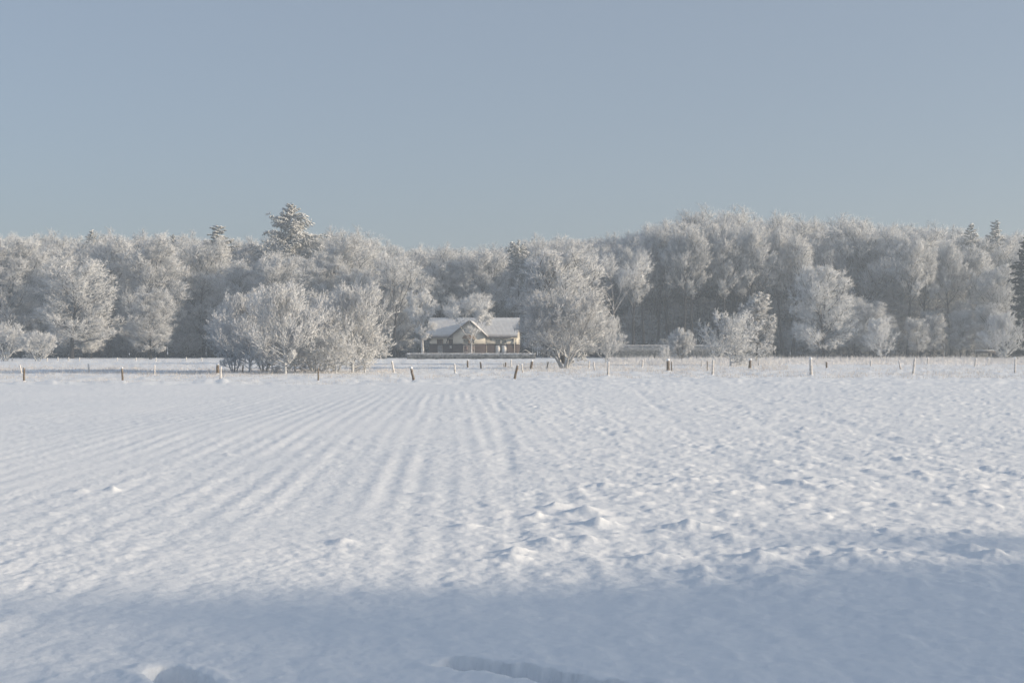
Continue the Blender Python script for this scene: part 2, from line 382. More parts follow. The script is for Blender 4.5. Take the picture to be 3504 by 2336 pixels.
def spruce(seed, H, base, rad, nb=110, nsub=16, nn=9, droop=.35, tr=.05, lump=.35, power=.85):
    r = np.random.default_rng(seed); tb = Bag(); cb = Bag()
    P0 = poly(np.array([[0, 0, -.3]]), np.array([[0, 0, 1.0]]), np.array([H]), 8, 0, .02, r)
    tb.tubes(P0, (rad * .055) * (1.02 - np.linspace(0, 1, 9))[None, :] + .015, 7)
    idx, tt, p, D = sprout(P0, nb, base / H, .985, 88, 8, r)
    prof = ((1 - tt) / (1 - base / H)) ** power
    az = np.arctan2(D[:, 1], D[:, 0])
    L1 = (rad * prof + .35) * (1 + lump * vnoise(az * 1.6, tt * 9, seed % 17)) * r.uniform(.75, 1.1, len(p))
    D[:, 2] += .25 - droop + .3 * tt ** 2; P1 = poly(p, unit(D), L1, 4, .25 * droop, .16, r)
    tb.tubes(P1, (.010 * L1 + .008)[:, None] * np.linspace(1, .3, 5)[None, :], 4)
    idx, tt, p, D = sprout(P1, nsub, .12, 1.0, 55, 12, r)
    D[:, 2] *= .35; D[:, 2] -= .25
    L2 = np.clip(L1[idx] * .30 * (1.2 - .6 * tt), .2, 1.5) * r.uniform(.7, 1.2, len(p))
    P2 = poly(p, unit(D), L2, 2, -.2, .15, r)
    cb.tubes(P2, np.full((len(p), 1), tr * .7) * np.array([[1, .9, .5]]), 3)
    idx, tt, p, D = sprout(P2, nn, .0, 1.0, 48, 14, r)
    L3 = .42 * r.uniform(.6, 1.2, len(p)) * np.clip(L2[idx] / .7, .5, 1.2); D[:, 2] -= .15
    cb.spikes(p, p + unit(D) * L3[:, None], tr * r.uniform(.8, 1.3, len(p)))
    return tb.mesh('trunk'), cb.mesh('crown')

KIND = {}
# forest trees: 26 m, modelled at full size and scaled a little when planted
KIND['tall1'] = broadleaf(11, 27, 13.0, 6.0, nl=26, n2=14, n3=8, n4=5, nb_long=.45, twig=.95, tr=.031, lowang=58, up1=.3, trunk_r=.48)
KIND['tall2'] = broadleaf(12, 27, 15.0, 5.4, nl=22, n2=14, n3=8, n4=5, nb_long=.45, twig=.95, tr=.031, lowang=50, up1=.3, trunk_r=.46, stem_wob=.08)
KIND['tall3'] = broadleaf(13, 27, 9.5, 6.4, nl=30, n2=14, n3=8, n4=5, nb_long=.45, twig=.95, tr=.031, lowang=66, up1=.28, trunk_r=.50)
KIND['edge1'] = broadleaf(21, 25, 2.5, 6.2, nl=36, n2=14, n3=8, n4=5, nb_long=.45, twig=.95, tr=.031, lowang=84, up1=.2, trunk_r=.34)
KIND['edge2'] = broadleaf(22, 25, 4.0, 5.8, nl=34, n2=14, n3=8, n4=5, nb_long=.45, twig=.95, tr=.031, lowang=78, up1=.26, trunk_r=.30)
KIND['layer'] = broadleaf(23, 20, 2.0, 6.8, nl=34, n2=10, n3=8, n4=5, twig=.85, tr=.034, lowang=94, topang=40, up1=.04, trunk_r=.34, lump=.35, up4=.06)
KIND['round'] = broadleaf(24, 17, 2.2, 7.1, nl=38, n2=11, n3=8, n4=5, twig=.85, tr=.033, lowang=82, up1=.12, trunk_r=.32, lump=.16)
KIND['fork'] = broadleaf(25, 13.3, 5.6, 4.1, nl=12, n2=11, n3=10, n4=10, twig=.6, tr=.022, lowang=46, topang=24, up1=.12, trunk_r=.24, stem_wob=.03, trunk_top=.34, lump=.22, b0=.68)
KIND['street'] = broadleaf(26, 12.2, 3.9, 3.3, nl=24, n2=9, n3=8, n4=7, twig=.6, tr=.029, lowang=84, up1=.08, trunk_r=.34, lump=.4)
KIND['ytree'] = broadleaf(27, 25, 14.0, 6.0, nl=7, n2=12, n3=8, n4=6, twig=.9, tr=.029, lowang=40, topang=20, up1=.12, trunk_r=.36, stem_wob=.05, trunk_top=.50, b0=.5, lump=.25)
KIND['oak'] = broadleaf(28, 22, 9.5, 6.6, nl=10, n2=12, n3=8, n4=6, twig=.9, tr=.029, lowang=52, topang=24, up1=.15, trunk_r=.40, stem_wob=.05, trunk_top=.50, b0=.45, lump=.2)
KIND['vase'] = broadleaf(31, 6.2, 0.35, 3.5, nl=34, n2=8, n3=7, n4=5, twig=.42, tr=.018, lowang=86, topang=20, up1=.5, trunk_r=.11, up4=.5, lump=.15, wob=.08, trunk_top=.72)
KIND['clump'] = broadleaf(32, 6.2, 0.3, 3.1, nl=10, n2=8, n3=7, n4=5, twig=.42, tr=.018, lowang=84, topang=22, up1=.45, trunk_r=.085, fork=5, up4=.5, lump=.15, trunk_top=.8)
KIND['thorn'] = broadleaf(33, 3.1, 0.25, 2.7, nl=24, n2=8, n3=7, n4=5, twig=.34, tr=.019, lowang=92, topang=40, up1=.02, trunk_r=.09, lump=.35, up4=.12)
KIND['bush'] = broadleaf(34, 6.6, 0.3, 4.4, nl=11, n2=8, n3=7, n4=5, twig=.48, tr=.021, lowang=72, topang=25, up1=.35, trunk_r=.12, fork=6, up4=.35, lump=.22, trunk_top=.82)
KIND['weep'] = broadleaf(35, 8.5, 1.4, 2.0, nl=26, n2=7, n3=8, n4=9, twig=.6, tr=.024, lowang=60, up1=.0, droop=.45, trunk_r=.12, lump=.35)
KIND['scrub'] = broadleaf(36, 4.4, 0.2, 3.0, nl=12, n2=8, n3=7, n4=6, twig=.55, tr=.024, lowang=70, up1=.3, trunk_r=.07, fork=4, up4=.35, lump=.2)
KIND['spruce'] = spruce(41, 33, 17, 11.0, nb=96, nsub=20, nn=8, tr=.10, droop=.22, lump=.28, power=1.0)
KIND['spire'] = spruce(42, 28, 8, 5.5, nb=120, nsub=15, nn=8, tr=.07, lump=.5)
KIND['pine'] = spruce(43, 24, 15, 4.2, nb=46, nsub=16, nn=10, tr=.085, droop=-.15, lump=.7, power=.45)
KIND['darkspruce'] = spruce(44, 23, 1.0, 5.5, nb=150, nsub=16, nn=8, tr=.075, droop=.45)
NATH = dict(ytree=25, oak=22, tall1=27, tall2=27, tall3=27, edge1=25, edge2=25, layer=20, round=17, fork=13.3, street=12.2, vase=6.2, clump=6.2, thorn=3.1, bush=6.6, weep=8.5, scrub=4.4,
            spruce=33, spire=28, pine=24, darkspruce=23)
TM = {k: (M['bark'], M['twig']) for k in KIND}
TM['bush'] = (M['twig_dark'], M['twig'])
for k in ('vase', 'clump', 'thorn'): TM[k] = (M['twig'], M['twig_white'])
for k in ('street', 'fork', 'ytree'): TM[k] = (M['bark_white'], M['twig_white'])
for k in ('round', 'weep', 'layer'): TM[k] = (M['bark'], M['twig_white'])
for k in ('spruce', 'spire', 'pine'): TM[k] = (M['bark'], M['needle'])
TM['darkspruce'] = (M['bark'], M['needle_dark'])
def plant(kind, name, label, cat, x, y, H, wide=1.0, rz=None, group=None, z=None, tilt=0.0):
    tm, cm = KIND[kind]; s = H / NATH[kind]
    t = thing(name, label, cat, (x, y, hz0(x, y) if z is None else z), random.uniform(0, 6.28) if rz is None else rz, group)
    t.scale = (s * wide, s * wide, s); t.rotation_euler[1] = tilt
    obj('trunk', tm, TM[kind][0], t); obj('crown', cm, TM[kind][1], t)
    return t

# ------------------------------------------------------------------ the wood
SKX = [0, 130, 200, 300, 400, 500, 560, 700, 850, 1000, 1180, 1250, 1330, 1400, 1440, 1500, 1650, 1760, 1800, 1900, 2050, 2200, 2260, 2330, 2450, 2600, 2700, 2840, 2950, 3080, 3180, 3300, 3504]
SKY = [800, 797, 812, 795, 802, 792, 802, 802, 818, 805, 802, 812, 826, 826, 862, 842, 836, 850, 803, 797, 790, 790, 768, 730, 736, 731, 742, 736, 752, 770, 766, 782, 800]
def skyline(px): return float(np.interp(px, SKX, SKY))
GB = 'ranks of the wood behind its edge'
_o = 'first second third fourth fifth sixth seventh eighth ninth tenth eleventh twelfth thirteenth fourteenth fifteenth sixteenth seventeenth eighteenth nineteenth twentieth'.split()
WORDS = _o + ['twenty-' + w for w in _o[:9]] + ['thirtieth'] + ['thirty-' + w for w in _o[:9]] + ['fortieth'] + ['forty-' + w for w in _o[:9]]
nrow = 0
for row, (Y, step, dy) in enumerate([(284, 122, 25), (293, 118, 12), (302, 112, 6), (313, 112, 0), (326, 118, 3), (341, 100, 26), (354, 100, 30)]):
    px = -90 + random.uniform(0, 60)
    while px < 3640:
        yy = Y + random.uniform(-3.5, 3.5); top = skyline(px) + dy + random.uniform(-4, 26) + (12 if row == 0 else 0)
        H = gz(top, yy); right = px > 1780
        kind = random.choice(['tall1', 'tall2', 'tall3', 'tall1', 'tall2'] if right else ['tall3', 'edge2', 'tall3', 'tall1', 'edge1'])
        if row > 4: kind = random.choice(['edge1', 'edge2'])
        if 1380 < px < 1800 and row == 0: H *= .93
        if row == 0:
            nrow += 1
        lab = f'tall frosted beech, {WORDS[nrow - 1]} from the left in the front rank of the wood' if row == 0 else 'tall frosted beech deep within the ranks of the wood'
        plant(kind, 'beech_tree', lab, 'tree', gx(px, yy), yy, H, random.uniform(1.05, 1.45), group=GB)
        px += step * random.uniform(.75, 1.25)

# trees of the wood's edge, one by one: kind, px, Y, top row, width factor, label
EDGE = [('edge1', 40, 262, 800, 1.0, 'frosted beech at the far left edge of the photo'),
        ('layer', 245, 246, 860, 1.0, 'broad frosted tree with pale level limbs, left of the thin conifer tip'),
        ('edge2', 375, 268, 805, .9, 'slim frosted beech with dark bare trunk right of the level-limbed tree'),
        ('edge1', 512, 258, 792, 1.0, 'tall bright frosted beech rising behind the young tree at left'),
        ('edge2', 680, 268, 812, 1.05, 'frosted beech with dark double trunk under the leaning spruce top'),
        ('edge1', 800, 262, 885, 1.0, 'frosted beech behind the left end of the shrub clump'),
        ('edge2', 960, 258, 862, 1.05, 'frosted beech below the big snowy spruce'),
        ('edge1', 1080, 264, 880, 1.0, 'frosted beech above the middle of the shrub clump'),
        ('edge1', 1215, 260, 905, .95, 'bright frosted beech above the right end of the shrub clump'),
        ('tall3', 1180, 270, 803, 1.1, 'dome-topped frosted beech right of the big spruce'),
        ('oak', 1345, 254, 850, .95, 'bare-trunked frosted oak standing left of the house'),
        ('tall3', 1500, 275, 852, 1.0, 'frosted beech rising behind the left half of the house roof'),
        ('tall1', 1640, 273, 846, 1.0, 'frosted beech rising behind the right half of the house roof'),
        ('ytree', 2108, 256, 800, .9, 'tall tree with white forked limbs right of the big round bush'),
        ('tall2', 2300, 268, 775, 1.1, 'slender pale-trunked tree above the left end of the long hedge'),
        ('tall1', 2400, 272, 752, 1.0, 'tall frosted beech with a dark trunk above the long hedge'),
        ('tall2', 2510, 270, 765, 1.0, 'tall frosted beech behind the arching bush'),
        ('tall1', 2640, 274, 758, 1.0, 'tall frosted beech right behind the weeping birch'),
        ('tall3', 2745, 283, 770, 1.0, 'tall frosted beech at the left shoulder of the round tree'),
        ('tall3', 2930, 279, 765, 1.05, 'tall frosted beech at the right shoulder of the round tree'),
        ('edge2', 3050, 282, 790, 1.0, 'tall frosted beech above the small pointed bush'),
        ('tall3', 3190, 278, 790, 1.0, 'frosted beech between pointed bush and the paired spruce tops'),
        ('edge2', 3310, 272, 840, 1.0, 'frosted beech below the paired spruce tops'),
        ('edge1', 3400, 262, 900, 1.0, 'low-branched frosted beech beside the dark spruce')]
for kind, px, Y, top, w, lab in EDGE:
    plant(kind, 'oak_tree' if 'oak' in lab else 'beech_tree', lab, 'tree', gx(px, Y), Y, gz(top, Y), w * 1.22, group='trees of the wood edge')

for k, px in enumerate([2165, 2205, 2248, 2338, 2368, 2445, 2480, 2548, 2590, 2678, 2712, 3105, 3150, 3255]):      # bare trunks along the right half of the edge
    Y = random.uniform(260, 269)
    plant('tall2', 'beech_tree', f'bare-trunked beech, {WORDS[k]} from the left along the right half of the wood edge', 'tree', gx(px, Y), Y, gz(skyline(px) + random.uniform(18, 60), Y), random.uniform(.75, .95), group='bare trunks of the right wood edge')
plant('spruce', 'spruce_tree', 'big broad spruce loaded with snow towering over the wood', 'spruce', gx(998, 290), 290, gz(688, 290), 1.0, group='conifers in the wood')
plant('spire', 'spruce_tree', 'leaning snowy spruce top with a long branch pointing left', 'spruce', gx(745, 286), 286, gz(764, 286), 1.9, group='conifers in the wood', tilt=-.05)
plant('spire', 'spruce_tree', 'small pointed conifer tip above the level-limbed tree', 'spruce', gx(313, 290), 290, gz(778, 290), .8, group='conifers in the wood')
plant('spire', 'spruce_tree', 'tiny conifer tip between the bright beech and the leaning spruce', 'spruce', gx(595, 292), 292, gz(794, 292), .7, group='conifers in the wood')
plant('pine', 'pine_tree', 'dark pine top jutting out left above the house roof', 'pine', gx(1775, 284), 284, gz(826, 284), .9, group='conifers in the wood')
plant('pine', 'pine_tree', 'snow-flecked pine behind the right end of the house', 'pine', gx(1700, 278), 278, gz(925, 278), .7, group='conifers in the wood')
plant('spire', 'spruce_tree', 'left one of two dark spruce tops above the right of the wood', 'spruce', gx(3322, 288), 288, gz(756, 288), .9, group='conifers in the wood')
plant('spire', 'spruce_tree', 'right one of two dark spruce tops, snowy and broader', 'spruce', gx(3415, 290), 290, gz(746, 290), 1.1, group='conifers in the wood')
plant('darkspruce', 'spruce_tree', 'dark unfrosted spruce cut off by the right edge of the photo', 'spruce', gx(3512, 232), 232, gz(800, 232), 1.0, group='conifers in the wood')

# trees standing free before the wood
plant('edge1', 'young_tree', 'young bushy frosted tree at the wood edge left of the shrub clump', 'tree', gx(515, 222), 222, gz(975, 222), 1.25)
plant('street', 'tree', 'white-plastered tree left of the house, trunk behind the clipped hedge', 'tree', gx(1448, 240), 240, gz(992, 240), 1.0)
plant('fork', 'tree', 'round-crowned forked tree standing before the house gable', 'tree', gx(1613, 239), 239, gz(980, 239), 1.12, rz=0.4)
plant('round', 'tree', 'round broad frosted tree with short dark trunk at right', 'tree', gx(2818, 236), 236, gz(912, 236), 1.0)
plant('round', 'tree', 'tall frosted crown rising behind the big bush beside the house', 'tree', gx(1925, 150), 150, gz(862, 150), 1.22)
plant('bush', 'bush', 'big dark-stemmed frosted bush right of the house', 'bush', *gp(1932, 1262), 6.9, 1.0)
plant('vase', 'bush', 'small frosted shrub at the right foot of the big bush', 'bush', *gp(2072, 1246), 5.6, .8)
plant('thorn', 'bush', 'arching frosted bush with dark trunk before the weeping birch', 'bush', *gp(2500, 1251), 5.3, .85)
plant('weep', 'birch_tree', 'weeping frosted birch behind the arching bush', 'tree', gx(2588, 170), 170, gz(996, 170), 1.05)
plant('vase', 'bush', 'small pointed frosted bush right of the round tree', 'bush', gx(3015, 205), 205, gz(1092, 205), .85)
plant('vase', 'bush', 'dark branching frosted bush at the right edge by the dark spruce', 'bush', gx(3440, 190), 190, gz(1075, 190), 1.0)
plant('vase', 'bush', 'tiny frosted sapling before the long hedge', 'bush', gx(2275, 165), 165, gz(1186, 165), .9)
plant('scrub', 'bush', 'low bushy shrub between the long hedge and the arching bush', 'bush', gx(2330, 200), 200, gz(1130, 200), .7)
plant('clump', 'bush', 'wide bushy thicket cut off by the left edge of the photo', 'bush', gx(20, 192), 192, gz(1098, 192), 1.15)
plant('clump', 'bush', 'bright rounded bush right of the left edge thicket', 'bush', gx(130, 188), 188, gz(1128, 188), 1.35)
# shrub clump before the wood at left
CL = [('thorn', 930, 1279, 1150, .9, 'low twiggy shrub left of the pale slim stem in the clump'),
      ('thorn', 1150, 1280, 1150, .8, 'low twiggy shrub left of the tall rounded one'),
      ('clump', 800, 1273, 1050, .9, 'low greyish shrub at the left end of the clump, behind the dark post'),
      ('thorn', 1010, 1274, 1120, .8, 'low tangle between the pale-stemmed and the middle shrub'),
      ('vase', 856, 1277, 1012, 1.0, 'leftmost shrub of the clump in the pasture, dark at its foot'),
      ('vase', 976, 1281, 984, 1.08, 'vase-shaped shrub of the clump on one pale slim stem'),
      ('clump', 905, 1272, 1020, .9, 'many-stemmed shrub between the leftmost and the vase-shaped one'),
      ('clump', 1075, 1271, 990, 1.0, 'dark many-stemmed shrub in the middle of the clump'),
      ('thorn', 1080, 1279, 1138, 1.0, 'low thorn shrub with white level branches in the clump'),
      ('clump', 1150, 1274, 1010, .85, 'many-stemmed shrub behind the rounded right one'),
      ('vase', 1207, 1277, 985, 1.05, 'tall rounded shrub of the clump, brightest at its right side'),
      ('thorn', 1248, 1275, 1120, .8, 'rightmost low shrub of the clump with a branch reaching right')]
for kind, px, py, top, w, lab in CL:
    x, y = gp(px, py); plant(kind, 'shrub', lab, 'shrub', x, y, gz(top, y), w, group='shrub clump in the pasture')
# undergrowth along the wood's foot
for k in range(46):
    px = random.uniform(-60, 3560); Y = random.uniform(262, 290)
    if 1400 < px < 1830 or (2150 < px < 2720 and k % 3): continue
    plant('scrub', 'undergrowth_bush', 'frosted undergrowth bush at the foot of the wood', 'bush', gx(px, Y), Y, random.uniform(3.0, 6.5), random.uniform(.9, 1.4), group='undergrowth of the wood')

for k in range(30):
    left = k < 18; px = random.uniform(-40, 1390) if left else random.uniform(2880, 3460); Y = random.uniform(254, 270)
    plant(random.choice(['edge2', 'edge1']), 'beech_sapling', 'young frosted beech filling the edge of the wood', 'tree', gx(px, Y), Y, random.uniform(8, 14), random.uniform(1.0, 1.4), group='young beeches at the wood edge')

# deep wood behind: trunks and twigs that read as one mass
r = np.random.default_rng(99); wb = Bag(); n = 1900
bx = r.uniform(-185, 185, n); by = r.uniform(300, 392, n); hh = r.uniform(15, 21, n)
Pw = np.stack([np.stack([bx, by, np.zeros(n) - .3], 1), np.stack([bx + r.normal(0, .5, n), by, hh * .5], 1), np.stack([bx + r.normal(0, .9, n), by, hh], 1)], 1)
wb.tubes(Pw, r.uniform(.13, .30, n)[:, None] * np.array([[1, .75, .35]]), 5)
dw = obj('deep_wood_trunks', wb.mesh('deep_wood_trunks'), M['bark'])
tag(dw, 'distant trunks crowded in the depth of the wood', 'wood', kind='stuff')
m = 60000; wb = Bag()
a = np.stack([r.uniform(-185, 185, m), r.uniform(308, 400, m), r.uniform(0, 1, m) * 19], 1)
d = unit(np.stack([r.normal(0, 1, m), r.normal(0, 1, m), r.normal(.25, .45, m)], 1))
wb.spikes(a, a + d * r.uniform(1.0, 3.6, m)[:, None], .075)
tag(obj('deep_wood_twigs', wb.mesh('deep_wood_twigs'), M['twig_dark']), 'haze of frosted twigs filling the depth of the wood', 'wood', kind='stuff')

m = 42000; wb = Bag(); yy = r.uniform(269, 283, m); a = np.stack([r.uniform(2120, 3470, m), yy, r.uniform(0, 1, m) * 12.5], 1)
a[:, 0] = (a[:, 0] - 1752) / FPX * yy; keep = vnoise(a[:, 0] / 2.4, a[:, 2] / 2.0, 15) + .5 * r.uniform(-1, 1, m) > -.15; a = a[keep]
d = unit(np.stack([r.normal(0, 1, len(a)), r.normal(0, .7, len(a)), r.normal(.2, .35, len(a))], 1))
wb.spikes(a, a + d * r.uniform(.5, 1.7, len(a))[:, None], .024)
tag(obj('understory_twigs', wb.mesh('understory_twigs'), M['twig_white']), 'fine frosted understory twigs between the trunks at right', 'twigs', kind='stuff')

# wood behind the viewer at the right: it casts the shade over the near edge of the field
nvec = np.array([math.cos(SUN_AZ), math.sin(SUN_AZ)]); svec = np.array([math.sin(SUN_AZ), -math.cos(SUN_AZ)])
TAN = math.tan(SUN_EL)
for T in (50, 57, 64, 72):
    for cc, dh, w in ((6.9, -.40, 1.20), (-3.5, 1.2, 1.2), (-12.5, .6, 1.2)):
        p = svec * T + nvec * (cc + random.uniform(-.2, .2))
        plant('round', 'oak_tree', 'broad frosted oak of the row behind the viewer', 'tree', p[0], p[1], (T + 4.6) * TAN - .45 + dh, w, rz=1.0 + cc * .3 + T, group='oaks behind the viewer', z=0)

# ------------------------------------------------------------------ house
HY = 251.0; HC = 1618.0; SC = FPX / HY
house = thing('house', 'old house with brick base, cream walls and snowy roof before the wood', 'house', (gx(HC, HY), HY, -.05), R(-5.5))
def hx(px): return (px - HC) / SC
def hh_(py): return (1226 - py) / SC
D0, GF = 8.0, -1.5                           # depth of the house, front of the projecting gable
def part(name, bag, m, parent=house, smooth=False): return obj(name, bag.mesh(name, smooth), m, parent)
xl, xr_, gl, gr = hx(1468), hx(1768), hx(1553), hx(1663)
zp, ze, zr = hh_(1176.6), hh_(1153), hh_(1086)
part('plinth', Bag().box(xl, xr_, 0, D0, -.3, zp), M['brick'])
part('gable_plinth', Bag().box(gl, gr, GF, -.003, -.3, zp), M['brick'])
b = Bag().box(xl + .03, xr_ - .03, .03, D0 - .03, zp + .002, ze + .25)
part('wall', b, M['plaster'])
for xx, s in ((xl + .033, 1), (xr_ - .033, -1)):
    v_ = [(0.06, ze + .25), (D0 - .06, ze + .25), (D0 / 2, zr - .12)]
    bb = Bag(); V = [(xx, y, z) for y, z in v_] + [(xx + s * .2, y, z) for y, z in v_]
    bb.add(V, [(0, 1, 2), (3, 5, 4)], [(0, 3, 4, 1), (1, 4, 5, 2), (2, 5, 3, 0)]); part('end_gable', bb, M['plaster'])
gpk, gfl, gfr = (hx(1610), hh_(1096)), hx(1538.5), hx(1673)
def gzr(x): return ze + (gpk[1] - ze) * ((x - gfl) / (gpk[0] - gfl) if x < gpk[0] else (gfr - x) / (gfr - gpk[0]))
part('gable_wall', Bag().prism([(gl + .02, zp + .002), (gr - .02, zp + .002), (gr - .02, gzr(gr) - .1), (gpk[0], gpk[1] - .1), (gl + .02, gzr(gl) - .1)], GF + .02, 2.4), M['plaster'])
part('string_course', Bag().box(xl - .02, gl - .01, -.05, .05, zp - .05, zp + .06).box(gr + .01, xr_ + .02, -.05, .05, zp - .05, zp + .06).box(gl - .03, gr + .03, GF - .05, GF + .1, zp - .05, zp + .06), M['dark_wood'])
# roof slopes: snow over ribs of tiles, boards beneath
def slope(name, A, B, Cc, Dd, ribs, th, m, parent):
    """A,B at the eaves, Cc,Dd at the ridge; ribs run up the slope"""
    A, B, Cc, Dd = map(np.array, (A, B, Cc, Dd)); n = ribs * 6 + 1; k = 7
    u = np.linspace(0, 1, n); w = np.linspace(0, 1, k)
    nrm = np.cross(B - A, Dd - A); nrm = nrm / np.linalg.norm(nrm)
    if nrm[2] < 0: nrm = -nrm
    P = ((A[None, None] * (1 - u[:, None, None]) + B[None, None] * u[:, None, None]) * (1 - w[None, :, None])
         + (Dd[None, None] * (1 - u[:, None, None]) + Cc[None, None] * u[:, None, None]) * w[None, :, None])
    wav = .030 * np.sin(u * ribs * 2 * math.pi)[:, None] * (1 - .55 * w[None, :]) + .012 * np.sin(np.arange(n)[:, None] * 1.7 + w[None, :] * 9)
    T_ = P + nrm * (th + wav)[..., None]; Bm = P
    V = np.concatenate([T_.reshape(-1, 3), Bm.reshape(-1, 3)]); N0 = n * k; q = []
    i, j = np.meshgrid(np.arange(n - 1), np.arange(k - 1), indexing='ij'); a = (i * k + j).ravel()
    q.append(np.stack([a, a + k, a + k + 1, a + 1], 1)); q.append(np.stack([a, a + 1, a + k + 1, a + k], 1) + N0)
    ei = np.arange(n - 1) * k; ej = np.arange(k - 1)
    q.append(np.stack([ei, ei + N0, ei + k + N0, ei + k], 1)); q.append(np.stack([ei + k - 1, ei + 2 * k - 1, ei + 2 * k - 1 + N0, ei + k - 1 + N0], 1))
    q.append(np.stack([ej, ej + 1, ej + 1 + N0, ej + N0], 1)); l0 = (n - 1) * k; q.append(np.stack([l0 + ej, l0 + ej + N0, l0 + ej + 1 + N0, l0 + ej + 1], 1))
    return obj(name, mesh_np(name, V, None, np.concatenate(q)), m, parent)
def under(A, B, Cc, Dd, th):
    A, B, Cc, Dd = map(np.array, (A, B, Cc, Dd)); n_ = np.cross(B - A, Dd - A); n_ = n_ / np.linalg.norm(n_); n_ = n_ if n_[2] > 0 else -n_
    V = [p - n_ * .004 for p in (A, B, Cc, Dd)] + [p - n_ * th for p in (A, B, Cc, Dd)]
    return Bag().add(V, None, [(0, 1, 2, 3), (4, 7, 6, 5), (0, 4, 5, 1), (1, 5, 6, 2), (2, 6, 7, 3), (3, 7, 4, 0)])
rx0, rx1, ov = hx(1456), hx(1772), .75
roof = obj('roof', under((rx0, -ov, ze), (rx1, -ov, ze), (rx1, D0 / 2, zr), (rx0, D0 / 2, zr), .16).mesh('roof'), M['dark_wood'], house)
part('rear_boards', under((rx0, D0 + ov, ze), (rx1, D0 + ov, ze), (rx1, D0 / 2 + .003, zr), (rx0, D0 / 2 + .003, zr), .16), M['dark_wood'], roof)
slope('snow_layer', (rx0, -ov, ze), (rx1, -ov, ze), (rx1, D0 / 2, zr), (rx0, D0 / 2, zr), 72, .10, M['roof_snow'], roof)
slope('snow_layer', (rx0, D0 + ov, ze), (rx1, D0 + ov, ze), (rx1, D0 / 2 + .003, zr), (rx0, D0 / 2 + .003, zr), 30, .13, M['snow_cap'], roof)
gy0, gy1 = GF - .38, 3.9
groof = part('gable_roof', under((gfl, gy0, ze + .02), (gfl, gy1, ze + .02), (gpk[0], gy1, gpk[1] + .02), (gpk[0], gy0, gpk[1] + .02), .15), M['dark_wood'])
part('boards', under((gfr, gy0, ze + .02), (gfr, gy1, ze + .02), (gpk[0] + .004, gy1, gpk[1] + .02), (gpk[0] + .004, gy0, gpk[1] + .02), .15), M['dark_wood'], groof)
slope('snow_layer', (gfl, gy0 + .06, ze + .02), (gfl, gy1, ze + .02), (gpk[0], gy1, gpk[1] + .02), (gpk[0], gy0 + .06, gpk[1] + .02), 14, .10, M['roof_snow'], groof)
slope('snow_layer', (gfr, gy0 + .06, ze + .02), (gfr, gy1, ze + .02), (gpk[0] + .004, gy1, gpk[1] + .02), (gpk[0] + .004, gy0 + .06, gpk[1] + .02), 14, .10, M['roof_snow'], groof)
def bracket(x, y): part('eaves_bracket', Bag().prism([(x - .06, ze - .75), (x + .06, ze - .75), (x + .06, ze - .2), (x - .06, ze - .2)], y - .45, y - .003), M['dark_wood'])
for px in (1471, 1531, 1681, 1755): bracket(hx(px), .03)
# windows and doors
def opening(name, px0, px1, py0, py1, yf, fm, cols, rows_, pm, fw=.10, lab=None, bar=.05):
    x0, x1, z1, z0 = hx(px0), hx(px1), hh_(py0), hh_(py1)
    f = Bag().box(x0, x0 + fw, yf - .08, yf - .004, z0, z1).box(x1 - fw, x1, yf - .08, yf - .004, z0, z1)
    f.box(x0 + fw + .001, x1 - fw - .001, yf - .075, yf - .004, z1 - fw, z1 - .001).box(x0 + fw + .001, x1 - fw - .001, yf - .075, yf - .004, z0 + .001, z0 + fw)
    w = part(name, f, fm)
    if lab: w['label'] = lab
    ix0, ix1, iz0, iz1 = x0 + fw, x1 - fw, z0 + fw, z1 - fw
    for i in range(cols):
        for j in range(rows_):
            a0 = ix0 + (ix1 - ix0) * i / cols + (bar / 2 if i else 0); a1 = ix0 + (ix1 - ix0) * (i + 1) / cols - (bar / 2 if i < cols - 1 else 0)
            c0 = iz0 + (iz1 - iz0) * j / rows_ + (bar / 2 if j else 0); c1 = iz0 + (iz1 - iz0) * (j + 1) / rows_ - (bar / 2 if j < rows_ - 1 else 0)
            part('pane' if pm is M['glass'] else 'panel', Bag().box(a0, a1, yf - .03, yf - .006, c0, c1), pm, w)
    for i in range(1, cols):
        a = ix0 + (ix1 - ix0) * i / cols; part('mullion', Bag().box(a - bar / 2, a + bar / 2, yf - .07, yf - .005, iz0, iz1), fm, w)
    for j in range(1, rows_):
        c_ = iz0 + (iz1 - iz0) * j / rows_; part('glazing_bar', Bag().box(ix0, ix1, yf - .06, yf - .008, c_ - bar / 2, c_ + bar / 2), fm, w)
    return w
WL, GW = .03, GF + .02
opening('window', 1494, 1515, 1158.5, 1176, WL, M['brown'], 3, 2, M['glass'])
opening('window', 1534.5, 1551, 1158.5, 1176, WL, M['brown'], 3, 2, M['glass'])
opening('window', 1590, 1601, 1122.5, 1141, GW, M['white'], 2, 2, M['glass'], .12)
opening('window', 1602, 1612.5, 1122.5, 1141, GW, M['white'], 2, 2, M['glass'], .12)
opening('window', 1695, 1714, 1159, 1176, WL, M['cream'], 4, 2, M['glass'], .13)
opening('window', 1716, 1735, 1159, 1176, WL, M['cream'], 4, 2, M['glass'], .13)
part('window_hood', Bag().box(hx(1692), hx(1738), -.16, .028, hh_(1158.7), hh_(1157)), M['brown'])
opening('door', 1497.5, 1512.5, 1180.5, 1224, 0, M['white'], 1, 2, M['grey_door'], .045)
opening('notice_board', 1537.5, 1546, 1181, 1192, 0, M['grey_door'], 1, 1, M['white'], .05)
opening('door', 1589.5, 1606, 1180.5, 1224, GF, M['white'], 1, 2, M['red_door'], .035)
opening('door', 1610, 1627, 1180.5, 1224, GF, M['white'], 1, 2, M['red_door'], .035)
